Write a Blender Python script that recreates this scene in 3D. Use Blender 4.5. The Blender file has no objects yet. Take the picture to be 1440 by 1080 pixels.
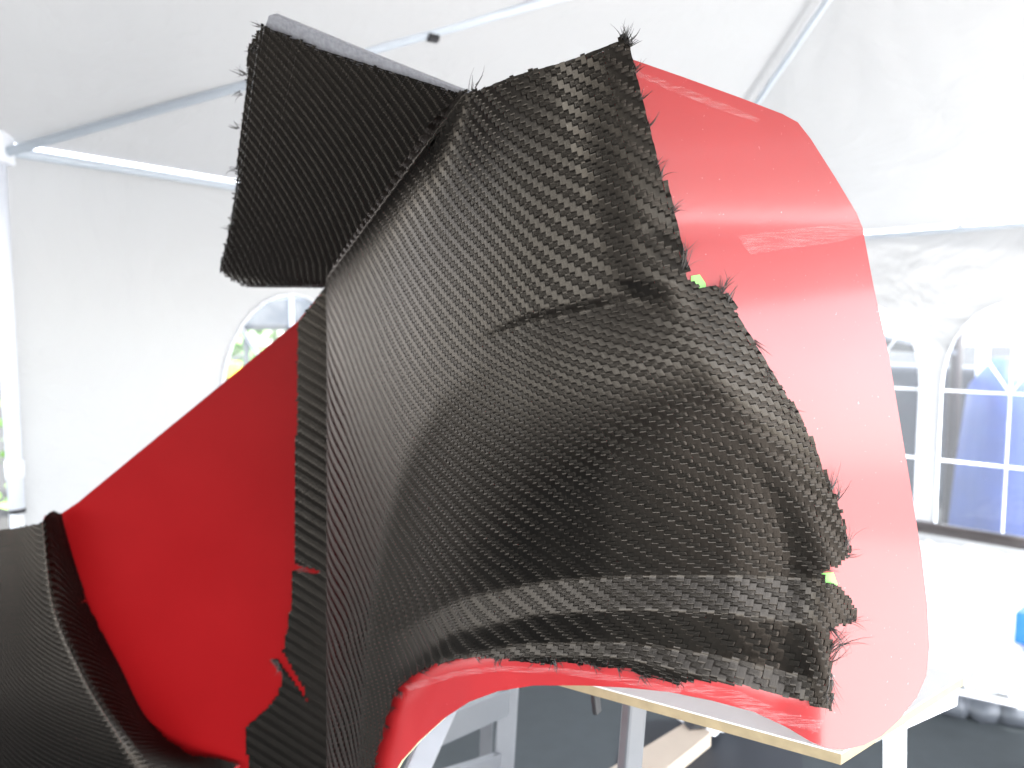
import bpy, bmesh, math, random
import numpy as np
from mathutils import Vector, Matrix
from mathutils.geometry import delaunay_2d_cdt

random.seed(7); rng = np.random.default_rng(7)
scene = bpy.context.scene
COL = scene.collection
R = math.radians

# ------------------------------------------------------------------ camera
CAM_Z = 1.5
PITCH = math.atan(0.080)           # looking slightly down
cam_data = bpy.data.cameras.new('camera'); cam = bpy.data.objects.new('camera', cam_data); COL.objects.link(cam)
cam.location = (0, 0, CAM_Z); cam.rotation_euler = (R(90) - PITCH, 0, 0)
cam_data.sensor_width = 36; cam_data.lens = 25.0
cam_data.clip_start = 0.02; cam_data.clip_end = 500
cam_data.dof.use_dof = True; cam_data.dof.focus_distance = 0.565; cam_data.dof.aperture_fstop = 5.2
scene.camera = cam

# ------------------------------------------------------------------ world, sun, exposure
SUN_EL, SUN_AZ = R(64), R(110)      # azimuth measured from +Y towards +X
world = bpy.data.worlds.new('World'); scene.world = world; world.use_nodes = True
nt = world.node_tree; nt.nodes.clear()
sky = nt.nodes.new('ShaderNodeTexSky'); sky.sky_type = 'NISHITA'; sky.sun_disc = False
sky.sun_elevation = SUN_EL; sky.sun_rotation = SUN_AZ; sky.air_density = 1.0; sky.dust_density = 1.0; sky.ozone_density = 1.0
bg = nt.nodes.new('ShaderNodeBackground'); bg.inputs['Strength'].default_value = 0.15
wo = nt.nodes.new('ShaderNodeOutputWorld')
hs_ = nt.nodes.new('ShaderNodeHueSaturation'); hs_.inputs['Saturation'].default_value = .3   # thin cloud greys the sky
nt.links.new(sky.outputs[0], hs_.inputs['Color']); nt.links.new(hs_.outputs[0], bg.inputs[0]); nt.links.new(bg.outputs[0], wo.inputs[0])
sun_d = bpy.data.lights.new('sun', 'SUN'); sun_d.energy = 3.8; sun_d.angle = R(4); sun_d.color = (1, .97, .92)
sun = bpy.data.objects.new('sun', sun_d); COL.objects.link(sun)
sdir = Vector((math.sin(SUN_AZ) * math.cos(SUN_EL), math.cos(SUN_AZ) * math.cos(SUN_EL), math.sin(SUN_EL)))
sun.rotation_euler = (-sdir).to_track_quat('-Z', 'Y').to_euler(); sun.location = (4, 4, 8)
scene.view_settings.view_transform = 'Standard'; scene.view_settings.look = 'None'
scene.view_settings.gamma = 1; scene.view_settings.use_curve_mapping = False
scene.view_settings.exposure = 3.9
scene.cycles.max_bounces = 10; scene.cycles.diffuse_bounces = 6; scene.cycles.transmission_bounces = 8
scene.cycles.transparent_max_bounces = 12
scene.cycles.use_denoising = True

# ------------------------------------------------------------------ coordinates: picture rays (1440 x 1080 grid) at a depth
CP, SP = math.cos(PITCH), math.sin(PITCH)
def W(px, py, d):
    """world position of the point at depth d (metres along the lens axis) on a sight line"""
    px = np.asarray(px, float); py = np.asarray(py, float); d = np.asarray(d, float)
    x = (px - 720) / 1000 * d; y = (540 - py) / 1000 * d
    return np.stack([x, d * CP + y * SP, CAM_Z + y * CP - d * SP], -1)
def V(px, py, d): return Vector(W(px, py, d).tolist())
def on_z(px, py, z):
    a = W(px, py, 1.0) - np.array([0, 0, CAM_Z]); t = (z - CAM_Z) / a[2]
    return Vector((a * t + np.array([0, 0, CAM_Z])).tolist())

# ------------------------------------------------------------------ materials
def new_mat(name):
    m = bpy.data.materials.new(name); m.use_nodes = True
    t = m.node_tree; b = t.nodes['Principled BSDF']
    return m, t, b
def node(t, kind, **kw):
    n = t.nodes.new(kind)
    for k, v in kw.items():
        if k in n.inputs: n.inputs[k].default_value = v
        else: setattr(n, k, v)
    return n
def plain(name, col, rough=.5, metal=0., var=.12, scale=30., bump=.1, spec=.5):
    m, t, b = new_mat(name)
    tc = node(t, 'ShaderNodeTexCoord'); nz = node(t, 'ShaderNodeTexNoise', Scale=scale, Detail=5.)
    t.links.new(tc.outputs['Object'], nz.inputs['Vector'])
    mx = node(t, 'ShaderNodeMix', data_type='RGBA')
    mx.inputs[6].default_value = tuple(c * (1 - var) for c in col) + (1,)
    mx.inputs[7].default_value = tuple(min(1, c * (1 + var)) for c in col) + (1,)
    t.links.new(nz.outputs['Fac'], mx.inputs[0]); t.links.new(mx.outputs[2], b.inputs['Base Color'])
    mr = node(t, 'ShaderNodeMapRange'); mr.inputs[3].default_value = max(.02, rough - .1); mr.inputs[4].default_value = rough + .1
    t.links.new(nz.outputs['Fac'], mr.inputs[0]); t.links.new(mr.outputs[0], b.inputs['Roughness'])
    b.inputs['Metallic'].default_value = metal; b.inputs['Specular IOR Level'].default_value = spec
    if bump:
        bp = node(t, 'ShaderNodeBump', Strength=bump, Distance=.002)
        t.links.new(nz.outputs['Fac'], bp.inputs['Height']); t.links.new(bp.outputs[0], b.inputs['Normal'])
    return m

def make_carbon():
    m, t, b = new_mat('carbon_tow')
    uv = node(t, 'ShaderNodeUVMap'); uv.uv_map = 'UVMap'
    mp = node(t, 'ShaderNodeMapping'); mp.inputs['Scale'].default_value = (14, .45, 1)
    oi = node(t, 'ShaderNodeObjectInfo')
    nz = node(t, 'ShaderNodeTexNoise', Scale=1., Detail=3., noise_dimensions='4D')
    t.links.new(uv.outputs[0], mp.inputs[0]); t.links.new(mp.outputs[0], nz.inputs['Vector'])
    mul = node(t, 'ShaderNodeMath', operation='MULTIPLY'); mul.inputs[1].default_value = 50
    t.links.new(oi.outputs['Random'], mul.inputs[0]); t.links.new(mul.outputs[0], nz.inputs['W'])
    cr = node(t, 'ShaderNodeMix', data_type='RGBA')
    cr.inputs[6].default_value = (.0100, .0087, .0076, 1); cr.inputs[7].default_value = (.046, .0400, .0348, 1)
    t.links.new(nz.outputs['Fac'], cr.inputs[0])
    tg = node(t, 'ShaderNodeTangent', direction_type='UV_MAP'); tg.uv_map = 'UVMap'
    bp = node(t, 'ShaderNodeBump', Strength=.25, Distance=.0004)
    t.links.new(nz.outputs['Fac'], bp.inputs['Height'])
    g = t.nodes.new('ShaderNodeBsdfAnisotropic'); g.distribution = 'GGX'      # light spreads across the filaments, hardly along them
    g.inputs['Roughness'].default_value = .26; g.inputs['Anisotropy'].default_value = .70; g.inputs['Rotation'].default_value = .25
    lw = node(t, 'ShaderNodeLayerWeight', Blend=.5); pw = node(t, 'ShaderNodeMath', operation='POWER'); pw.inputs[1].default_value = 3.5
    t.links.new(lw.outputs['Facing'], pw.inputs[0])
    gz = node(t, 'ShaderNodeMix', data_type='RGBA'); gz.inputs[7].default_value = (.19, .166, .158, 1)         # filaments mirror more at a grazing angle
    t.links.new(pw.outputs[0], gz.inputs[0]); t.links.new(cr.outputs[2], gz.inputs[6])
    t.links.new(gz.outputs[2], g.inputs['Color']); t.links.new(tg.outputs[0], g.inputs['Tangent']); t.links.new(bp.outputs[0], g.inputs['Normal'])
    t.links.new(g.outputs[0], t.nodes['Material Output'].inputs[0]); t.nodes.remove(b)
    return m

def make_gelcoat(name='red_gelcoat_lit', spec=.7, coat=.35, lit_dusty=1.):
    m, t, b = new_mat(name)
    tc = node(t, 'ShaderNodeTexCoord')
    n1 = node(t, 'ShaderNodeTexNoise', Scale=9., Detail=4.); n2 = node(t, 'ShaderNodeTexNoise', Scale=320., Detail=3.)
    for n in (n1, n2): t.links.new(tc.outputs['Object'], n.inputs['Vector'])
    mx = node(t, 'ShaderNodeMix', data_type='RGBA')
    mx.inputs[6].default_value = (.27, .0055, .0075, 1) if lit_dusty else (.165, .0026, .0036, 1)    # reflected light painted into the flange red; side panel gets a darker copy
    mx.inputs[7].default_value = (.33, .008, .010, 1) if lit_dusty else (.20, .0038, .005, 1)
    t.links.new(n1.outputs['Fac'], mx.inputs[0])
    # dusty specks
    rp = node(t, 'ShaderNodeValToRGB'); rp.color_ramp.elements[0].position = .71; rp.color_ramp.elements[1].position = .80
    t.links.new(n2.outputs['Fac'], rp.inputs[0])
    m2 = node(t, 'ShaderNodeMix', data_type='RGBA'); m2.inputs[7].default_value = (.60, .22, .22, 1) if lit_dusty else (.24, .006, .008, 1)
    t.links.new(rp.outputs[0], m2.inputs[0]); t.links.new(mx.outputs[2], m2.inputs[6]); t.links.new(m2.outputs[2], b.inputs['Base Color'])
    mr = node(t, 'ShaderNodeMapRange'); mr.inputs[3].default_value = .34; mr.inputs[4].default_value = .44
    t.links.new(n1.outputs['Fac'], mr.inputs[0]); t.links.new(mr.outputs[0], b.inputs['Roughness'])
    b.inputs['Specular IOR Level'].default_value = spec
    b.inputs['Coat Weight'].default_value = coat; b.inputs['Coat IOR'].default_value = 1.5; b.inputs['Coat Roughness'].default_value = .10
    bp = node(t, 'ShaderNodeBump', Strength=.06, Distance=.004)
    t.links.new(n1.outputs['Fac'], bp.inputs['Height']); t.links.new(bp.outputs[0], b.inputs['Normal'])
    return m

def make_tent_cloth(name, col=(.80, .81, .82), trans=.5, bump=.5, tcol=(.026, .026, .0263)):
    m, t, b = new_mat(name); t.nodes.remove(b)
    out = t.nodes['Material Output']
    tc = node(t, 'ShaderNodeTexCoord')
    n1 = node(t, 'ShaderNodeTexNoise', Scale=2.2, Detail=6., Distortion=1.2)
    t.links.new(tc.outputs['Object'], n1.inputs['Vector'])
    bp = node(t, 'ShaderNodeBump', Strength=bump, Distance=.05)
    t.links.new(n1.outputs['Fac'], bp.inputs['Height'])
    df = node(t, 'ShaderNodeBsdfDiffuse', Color=col + (1,)); tr = node(t, 'ShaderNodeBsdfTranslucent', Color=tcol + (1,))
    for n in (df, tr): t.links.new(bp.outputs[0], n.inputs['Normal'])
    mx = node(t, 'ShaderNodeMixShader', Fac=trans)
    t.links.new(df.outputs[0], mx.inputs[1]); t.links.new(tr.outputs[0], mx.inputs[2]); t.links.new(mx.outputs[0], out.inputs[0])
    return m
def make_pane():
    m, t, b = new_mat('clear_vinyl'); t.nodes.remove(b); out = t.nodes['Material Output']
    tp = node(t, 'ShaderNodeBsdfTransparent', Color=(.62, .65, .68, 1)); gl = node(t, 'ShaderNodeBsdfGlossy', Roughness=.12)
    df = node(t, 'ShaderNodeBsdfTranslucent', Color=(.8, .83, .86, 1))
    tc = node(t, 'ShaderNodeTexCoord'); nz = node(t, 'ShaderNodeTexNoise', Scale=5., Detail=3.)
    t.links.new(tc.outputs['Object'], nz.inputs['Vector'])
    bp = node(t, 'ShaderNodeBump', Strength=.3, Distance=.03); t.links.new(nz.outputs['Fac'], bp.inputs['Height']); t.links.new(bp.outputs[0], gl.inputs['Normal'])
    a = node(t, 'ShaderNodeMixShader', Fac=.03); c = node(t, 'ShaderNodeMixShader', Fac=.045)
    t.links.new(tp.outputs[0], a.inputs[1]); t.links.new(gl.outputs[0], a.inputs[2])
    t.links.new(a.outputs[0], c.inputs[1]); t.links.new(df.outputs[0], c.inputs[2]); t.links.new(c.outputs[0], out.inputs[0])
    return m
def make_scuff():
    m, t, b = new_mat('scuffed_wax')
    tc = node(t, 'ShaderNodeTexCoord'); mp = node(t, 'ShaderNodeMapping')
    uv = node(t, 'ShaderNodeUVMap'); uv.uv_map = 'UVMap'
    mp.inputs['Scale'].default_value = (5, 26, 1)
    nz = node(t, 'ShaderNodeTexNoise', Scale=1., Detail=8., Roughness=.7)
    t.links.new(uv.outputs[0], mp.inputs[0]); t.links.new(mp.outputs[0], nz.inputs['Vector'])
    rp = node(t, 'ShaderNodeValToRGB'); rp.color_ramp.elements[0].position = .44; rp.color_ramp.elements[1].position = .72
    rp.color_ramp.elements[1].color = (.26, .26, .26, 1)
    t.links.new(nz.outputs['Fac'], rp.inputs[0]); t.links.new(rp.outputs[0], b.inputs['Alpha'])
    b.inputs['Base Color'].default_value = (.85, .66, .66, 1); b.inputs['Roughness'].default_value = .35
    return m

M = {}
M['carbon'] = make_carbon(); M['red'] = make_gelcoat(); M['red_shaded_satin'] = make_gelcoat('red_gelcoat_shaded_satin', .08, 0., 0.)  # same gelcoat twice: a lit tone and a shaded tone
M['fibre_edge'] = plain('raw_fibreglass_edge', (.62, .55, .34), .5, scale=120)
M['roof'] = make_tent_cloth('tent_roof_cloth'); M['wall'] = make_tent_cloth('tent_wall_cloth', (.82, .82, .82), .5, .6, (.10, .10, .10))
M['white_tube'] = plain('white_painted_tube', (.76, .79, .86), .35, var=.05)
M['grey_tube'] = plain('pale_grey_tube', (.56, .62, .68), .35, var=.05)
M['pane'] = make_pane(); M['scuff'] = make_scuff()
M['white_vinyl'] = plain('white_vinyl_strip', (.82, .84, .88), .45, var=.04)
M['floor'] = plain('grey_floor_mat', (.05, .056, .058), .7, var=.25, scale=14, bump=.3, spec=.2)
M['ground'] = plain('darkened_asphalt', (.016, .016, .016), .85, var=.25, scale=6, spec=.1)  # darkened so the ground stays dim in the carbon's reflections
M['concrete'] = plain('pale_reflecting_ground', (.40, .39, .38), .85, var=.15, scale=2)  # for the added ground that reflects into the flange
M['green'] = plain('green_gelcoat', (.22, .55, .12), .3)
M['grey_panel'] = plain('grey_panel_edge', (.30, .30, .33), .4, var=.5, scale=260, bump=0)
M['black'] = plain('black_plastic', (.015, .015, .017), .5)
M['alu'] = plain('brushed_aluminium', (.15, .155, .165), .4, metal=.4, var=.08, scale=60)
M['white_top'] = plain('white_laminate', (.62, .62, .61), .35, var=.03)
M['ply'] = plain('plywood_edge', (.26, .20, .115), .6, var=.3, scale=90)
M['beige'] = plain('beige_board', (.42, .35, .28), .55, var=.08)
M['brown'] = plain('dark_brown_tube', (.03, .022, .02), .4)
M['tarp_grey'] = plain('dark_grey_tarp', (.07, .075, .085), .4, var=.2, scale=12, bump=.6)
M['blue'] = plain('blue_tarp', (.010, .035, .17), .45, var=.25, scale=8, bump=.6)
M['bright_blue'] = plain('bright_blue_plastic', (.02, .16, .62), .4)
M['rag'] = plain('white_rag', (.75, .77, .80), .8, var=.05)
M['sheet'] = plain('white_plastic_sheet', (.86, .86, .86), .4, var=.03, scale=8, bump=.5)
M['leaf'] = plain('hedge_leaf', (.12, .22, .05), .7, var=.4, scale=20)
M['yellow'] = plain('yellow_paint', (.80, .62, .06), .5)
M['slate'] = plain('slate_grey_cloth', (.012, .0145, .021), .6, var=.3, scale=6)

# ------------------------------------------------------------------ object helpers
def tag(o, label=None, cat=None, group=None, kind=None):
    if label: o['label'] = label
    if cat: o['category'] = cat
    if group: o['group'] = group
    if kind: o['kind'] = kind
    return o
def empty(name, loc=(0, 0, 0)):
    o = bpy.data.objects.new(name, None); o.location = loc; o.empty_display_size = .05; COL.objects.link(o); return o
def link(name, me, mats, parent=None, smooth=False):
    if not isinstance(mats, (list, tuple)): mats = [mats]
    for m in mats: me.materials.append(m)
    o = bpy.data.objects.new(name, me); COL.objects.link(o)
    if parent is not None:
        o.parent = parent
        o.location = -Vector(parent.location) if parent.parent is None else Vector((0, 0, 0))
        # child vertices are given in world space; offset by the parent's base
        p = parent; off = Vector((0, 0, 0))
        while p is not None: off += Vector(p.location); p = p.parent
        o.location = -off
    if smooth: me.polygons.foreach_set('use_smooth', [True] * len(me.polygons))
    return o
def from_data(name, verts, faces, mats, parent=None, smooth=False):
    me = bpy.data.meshes.new(name); me.from_pydata([tuple(v) for v in verts], [], faces); me.update()
    return link(name, me, mats, parent, smooth)
class MB:
    """collects boxes, bars, tubes; build() links them as one mesh"""
    def __init__(s): s.bm = bmesh.new()
    def box(s, c, size, rot=None):
        m = Matrix.Translation(Vector(c)) @ (rot.to_4x4() if rot else Matrix.Identity(4)) @ Matrix.Diagonal((*size, 1))
        bmesh.ops.create_cube(s.bm, size=1, matrix=m); return s
    def bar(s, a, b, w, h, up=(0, 0, 1)):
        a, b = Vector(a), Vector(b); z = (b - a); L = z.length; z.normalize()
        x = Vector(up).cross(z)
        if x.length < 1e-4: x = Vector((1, 0, 0)).cross(z)
        x.normalize(); y = z.cross(x)
        rot = Matrix((x, y, z)).transposed()
        return s.box((a + b) / 2, (w, h, L), rot)
    def tube(s, pts, r, seg=14, close=True):
        pts = [Vector(p) for p in pts]; rings = []
        for k, p in enumerate(pts):
            t = (pts[min(k + 1, len(pts) - 1)] - pts[max(k - 1, 0)]).normalized()
            x = t.cross(Vector((0, 0, 1)));
            if x.length < 1e-3: x = t.cross(Vector((1, 0, 0)))
            x.normalize(); y = t.cross(x)
            rr = r[k] if isinstance(r, (list, tuple)) else r
            rings.append([s.bm.verts.new(p + (x * math.cos(2 * math.pi * q / seg) + y * math.sin(2 * math.pi * q / seg)) * rr) for q in range(seg)])
        for k in range(len(rings) - 1):
            for q in range(seg): s.bm.faces.new((rings[k][q], rings[k][(q + 1) % seg], rings[k + 1][(q + 1) % seg], rings[k + 1][q]))
        if close: s.bm.faces.new(rings[0][::-1]); s.bm.faces.new(rings[-1])
        return s
    def poly(s, pts): s.bm.faces.new([s.bm.verts.new(Vector(p)) for p in pts]); return s
    def build(s, name, mat, parent=None, bevel=0., smooth=False):
        if bevel: bmesh.ops.bevel(s.bm, geom=[e for e in s.bm.edges], offset=bevel, segments=2, affect='EDGES', profile=.6)
        bmesh.ops.recalc_face_normals(s.bm, faces=s.bm.faces)
        me = bpy.data.meshes.new(name); s.bm.to_mesh(me); s.bm.free()
        return link(name, me, mat, parent, smooth)

# ------------------------------------------------------------------ draped surfaces
def pchip(xk, yk, x):
    """monotone cubic interpolation; yk may have trailing dims (first axis = knots)"""
    xk = np.asarray(xk, float); yk = np.asarray(yk, float)
    h = np.diff(xk); sh = (-1,) + (1,) * (yk.ndim - 1)
    dl = np.diff(yk, axis=0) / h.reshape(sh)
    m = np.zeros_like(yk)
    w1 = (2 * h[1:] + h[:-1]).reshape(sh); w2 = (h[1:] + 2 * h[:-1]).reshape(sh)
    a, b = dl[:-1], dl[1:]
    same = (a * b) > 0
    with np.errstate(divide='ignore', invalid='ignore'):
        hm = (w1 + w2) / (w1 / a + w2 / b)
    m[1:-1] = np.where(same, hm, 0); m[0] = dl[0]; m[-1] = dl[-1]
    k = np.clip(np.searchsorted(xk, x, side='right') - 1, 0, len(xk) - 2)
    hh = h[k].reshape((-1,) + (1,) * (yk.ndim - 1)); t = ((x - xk[k]) / h[k]).reshape(hh.shape)
    return ((2*t**3 - 3*t**2 + 1) * yk[k] + (t**3 - 2*t**2 + t) * hh * m[k] + (-2*t**3 + 3*t**2) * yk[k+1] + (t**3 - t**2) * hh * m[k+1])

class Surf:
    """surface over thread numbers (i across, j along) given by a net of sight-line points with depths"""
    RES = 4
    def __init__(s, ci, rj, net):        # net[row][col] = (px, py, d)
        net = np.asarray(net, float); s.i0, s.i1, s.j0, s.j1 = ci[0], ci[-1], rj[0], rj[-1]
        s.I = np.arange(s.i0, s.i1 + 1e-6, 1 / s.RES); s.J = np.arange(s.j0, s.j1 + 1e-6, 1 / s.RES)
        a = pchip(rj, net, s.J); a = pchip(ci, a.transpose(1, 0, 2), s.I)     # [I, J, 3]
        s.ppd = a; s.finish()
    def finish(s):
        s.pos = W(s.ppd[..., 0], s.ppd[..., 1], s.ppd[..., 2])
        du = np.gradient(s.pos, axis=0); dv = np.gradient(s.pos, axis=1)
        n = np.cross(dv, du); n /= np.linalg.norm(n, axis=-1, keepdims=True) + 1e-12
        s.nrm = n
    def look(s, arr, i, j):
        x = np.clip((np.asarray(i) - s.i0) * s.RES, 0, len(s.I) - 1.001); y = np.clip((np.asarray(j) - s.j0) * s.RES, 0, len(s.J) - 1.001)
        xi = x.astype(int); yi = y.astype(int); fx = (x - xi)[..., None]; fy = (y - yi)[..., None]
        return (arr[xi, yi] * (1-fx) * (1-fy) + arr[xi+1, yi] * fx * (1-fy) + arr[xi, yi+1] * (1-fx) * fy + arr[xi+1, yi+1] * fx * fy)

def in_poly(poly, x, y):
    poly = np.asarray(poly, float); x = np.asarray(x); y = np.asarray(y); c = np.zeros(x.shape, bool)
    n = len(poly); j = n - 1
    for i in range(n):
        xi, yi = poly[i]; xj, yj = poly[j]
        c ^= ((yi > y) != (yj > y)) & (x < (xj - xi) * (y - yi) / (yj - yi + 1e-12) + xi)
        j = i
    return c
def edge_dist(poly, x, y):
    poly = np.asarray(poly, float); best = np.full(np.shape(x), 1e9)
    for a, b in zip(poly, np.roll(poly, -1, 0)):
        ab = b - a; t = np.clip(((x - a[0]) * ab[0] + (y - a[1]) * ab[1]) / (ab @ ab + 1e-9), 0, 1)
        best = np.minimum(best, np.hypot(x - a[0] - t * ab[0], y - a[1] - t * ab[1]))
    return best

def twill(i, j, t, along_j):
    """height (-1..1) of the tow: 2/2 twill; t = real coordinate along the tow"""
    k = np.floor(t); f = t - k
    if along_j: a = ((i - k) % 4 < 2) * 2. - 1; b = ((i - k - 1) % 4 < 2) * 2. - 1
    else:       a = 1 - ((k - j) % 4 < 2) * 2.; b = 1 - ((k + 1 - j) % 4 < 2) * 2.
    # warp floats run on a little before they dive, weft floats are held down
    sh = .13 * (1 if along_j else -1); c0 = .5 + sh * np.sign(a - b)
    f = np.clip((f - c0) / .5 + .5, 0, 1); s = f * f * (3 - 2 * f)
    h = a * (1 - s) + b * s
    return h

def weave(surf, poly, amp=.00032, lift=.0012, width=.95, seg=5, jitter=1.6, edge_open=12., imin=None, imax=None, jmin=None, jmax=None, camber=.3):
    """returns list of (kind, index, verts, faces, uvs) - one entry per tow"""
    out = []
    i_lo = math.ceil(surf.i0 + 1 if imin is None else imin); i_hi = math.floor(surf.i1 - 1 if imax is None else imax)
    j_lo = math.ceil(surf.j0 + 1 if jmin is None else jmin); j_hi = math.floor(surf.j1 - 1 if jmax is None else jmax)
    for along_j in (True, False):
        rngk = range(i_lo, i_hi + 1) if along_j else range(j_lo, j_hi + 1)
        lo, hi = (j_lo, j_hi) if along_j else (i_lo, i_hi)
        T = np.arange(lo, hi + 1e-6, 1 / seg)
        for k in rngk:
            i = np.full(T.shape, float(k)) if along_j else T
            j = T if along_j else np.full(T.shape, float(k))
            c = surf.look(surf.ppd, i, j)
            jx, jy = rng.normal(0, jitter, 2)
            ins = in_poly(poly, c[:, 0] + jx, c[:, 1] + jy)
            if not ins.any(): continue
            h = twill(k, k, T, along_j) + (.25 if along_j else -.1)
            ed = edge_dist(poly, c[:, 0], c[:, 1])
            wob = rng.normal(0, .025)
            wd = (width * (1.13 if along_j else .84) + wob) * np.where(ed < edge_open, .88 + .12 * ed / edge_open, 1.) * (1 - .05 * (h < 0))
            drift = rng.normal(0, .03) + .03 * np.sin(T * rng.uniform(.05, .12) + rng.uniform(0, 6))
            rows = []
            for s_, cam_ in ((-.5, -camber), (0., 0.25 * camber), (.5, -camber)):
                oi = (s_ * wd + drift) if along_j else 0.; oj = 0. if along_j else (s_ * wd + drift)
                p = surf.look(surf.pos, i + oi, j + oj); n = surf.look(surf.nrm, i, j)
                rows.append(p + n * (lift + amp * (h + cam_ * 1.0))[:, None])
            P = np.stack(rows, 1)       # [T,3,3]
            # contiguous runs
            idx = np.flatnonzero(ins); runs = np.split(idx, np.flatnonzero(np.diff(idx) > 1) + 1)
            for r in runs:
                if len(r) < seg: continue
                vs, fs, uv = [], [], []
                b0 = 0
                for q in r:
                    vs.extend(P[q].tolist())
                for a in range(len(r) - 1):
                    for w_ in range(2):
                        v0 = b0 + a * 3 + w_
                        fs.append((v0, v0 + 1, v0 + 4, v0 + 3) if along_j else (v0, v0 + 3, v0 + 4, v0 + 1))
                uv.extend([(u_, T[q]) for q in r for u_ in (0., .5, 1.)])
                if fs: out.append((along_j, k, vs, fs, uv))
    return out
def tow_mesh(name, tows):
    vs, fs, uv = [], [], []
    for (_, _, v, f, u) in tows:
        b = len(vs); vs += v; fs += [tuple(x + b for x in q) for q in f]; uv += u
    me = bpy.data.meshes.new(name); me.from_pydata(vs, [], fs); me.update()
    ul = me.uv_layers.new(name='UVMap'); li = np.empty(len(me.loops), int); me.loops.foreach_get('vertex_index', li)
    ul.data.foreach_set('uv', np.asarray(uv, np.float32)[li].ravel())
    me.polygons.foreach_set('use_smooth', [True] * len(me.polygons))
    return me

def sheet(name, poly, depth_fn, mats, parent, step=12., thick=.004, holes=(), uv=False, offset=-1):
    """a sheet cut to an outline, laid over a surface depth_fn(px, py) -> d, with real thickness"""
    poly = np.asarray(poly, float)
    pts = []; edges = []
    def ring(pl):
        b = len(pts)
        pl = np.asarray(pl, float)
        for a, c in zip(pl, np.roll(pl, -1, 0)):
            n = max(1, int(np.hypot(*(c - a)) / step))
            for q in range(n): pts.append(a + (c - a) * q / n)
        n = len(pts) - b
        edges.extend([(b + q, b + (q + 1) % n) for q in range(n)])
    ring(poly)
    x0, y0 = poly.min(0); x1, y1 = poly.max(0)
    gx, gy = np.meshgrid(np.arange(x0 + step / 2, x1, step), np.arange(y0 + step / 2, y1, step))
    gx = gx.ravel(); gy = gy.ravel()
    ok = in_poly(poly, gx, gy) & (edge_dist(poly, gx, gy) > step * .45)
    pts.extend(np.stack([gx[ok], gy[ok]], 1))
    v2, _, f2, *_ = delaunay_2d_cdt([Vector((float(a), float(b))) for a, b in pts], edges, [], 1, 1e-4)
    px = np.array([v.x for v in v2]); py = np.array([v.y for v in v2])
    P = W(px, py, depth_fn(px, py))
    f2 = [tuple(f) for f in f2]
    me = bpy.data.meshes.new(name); me.from_pydata(P.tolist(), [], f2); me.update()
    if uv:
        ul = me.uv_layers.new(name='UVMap'); li = np.empty(len(me.loops), int); me.loops.foreach_get('vertex_index', li)
        ul.data.foreach_set('uv', np.stack([(px - x0) / (x1 - x0), (py - y0) / (y1 - y0)], 1).astype(np.float32)[li].ravel())
    bm = bmesh.new(); bm.from_mesh(me)
    # face the viewer
    camv = Vector((0, 0, CAM_Z)); s = sum(((camv - f.calc_center_median()).dot(f.normal) * f.calc_area()) for f in bm.faces)
    if s < 0: bmesh.ops.reverse_faces(bm, faces=bm.faces)
    bm.to_mesh(me); bm.free()
    o = link(name, me, mats, parent, True)
    if thick:
        sm = o.modifiers.new('thickness', 'SOLIDIFY'); sm.thickness = thick; sm.offset = offset
        if len(me.materials) > 1: sm.material_offset_rim = 1; sm.material_offset = 0
        es = o.modifiers.new('crisp_edge', 'EDGE_SPLIT'); es.split_angle = R(40)
    return o

# ================================================================== SETTING
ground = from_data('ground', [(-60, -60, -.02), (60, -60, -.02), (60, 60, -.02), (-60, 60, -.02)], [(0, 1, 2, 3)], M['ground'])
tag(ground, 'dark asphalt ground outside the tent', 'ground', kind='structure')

# tent corners (left, back, right, front) on plan
EAVE, PEAK = 1.9, 2.54
cL = Vector((-1.175, 1.63, 0)); cB = Vector((.753, 3.88, 0))
e1 = (cB - cL).normalized(); e2 = Vector((e1.y, -e1.x, 0)); SIDE = (cB - cL).length
cR = cB + e2 * SIDE; cF = cL + e2 * SIDE
cC = (cL + cR) / 2
BACK = 3.0                                   # the roof runs on over the camera to an open end
cL2 = cL - e1 * BACK; cF2 = cF - e1 * BACK; cC2 = cC - e1 * BACK
up = Vector((0, 0, 1))
ap = [cF + e2 * .35 - e1 * .4, cR + e2 * .35, cR + e2 * 9, Vector((9.5, -9.0, 0)), Vector((5.2, -9.0, 0))]  # added ground out of view, cut to reflect light into the flange
ap = from_data('bounce_ground', [(p.x, p.y, -.012) for p in ap], [(0, 1, 2, 3, 4)], M['concrete']); tag(ap, 'unseen pale ground added to reflect light into the flange', 'bounce_ground', kind='structure')
floor_pts = [cL - e1 * .2 - e2 * .9, cB + e1 * .02 - e2 * .02, cR + e2 * .4, cF + e2 * .4 - e1 * 1.2]
fl = from_data('floor', [(p.x, p.y, -.006) for p in [cL2, cB, cR, cF2]], [(0, 1, 2, 3)], M['floor'])
tag(fl, 'dark grey floor matting inside the tent', 'floor', kind='structure')

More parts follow.
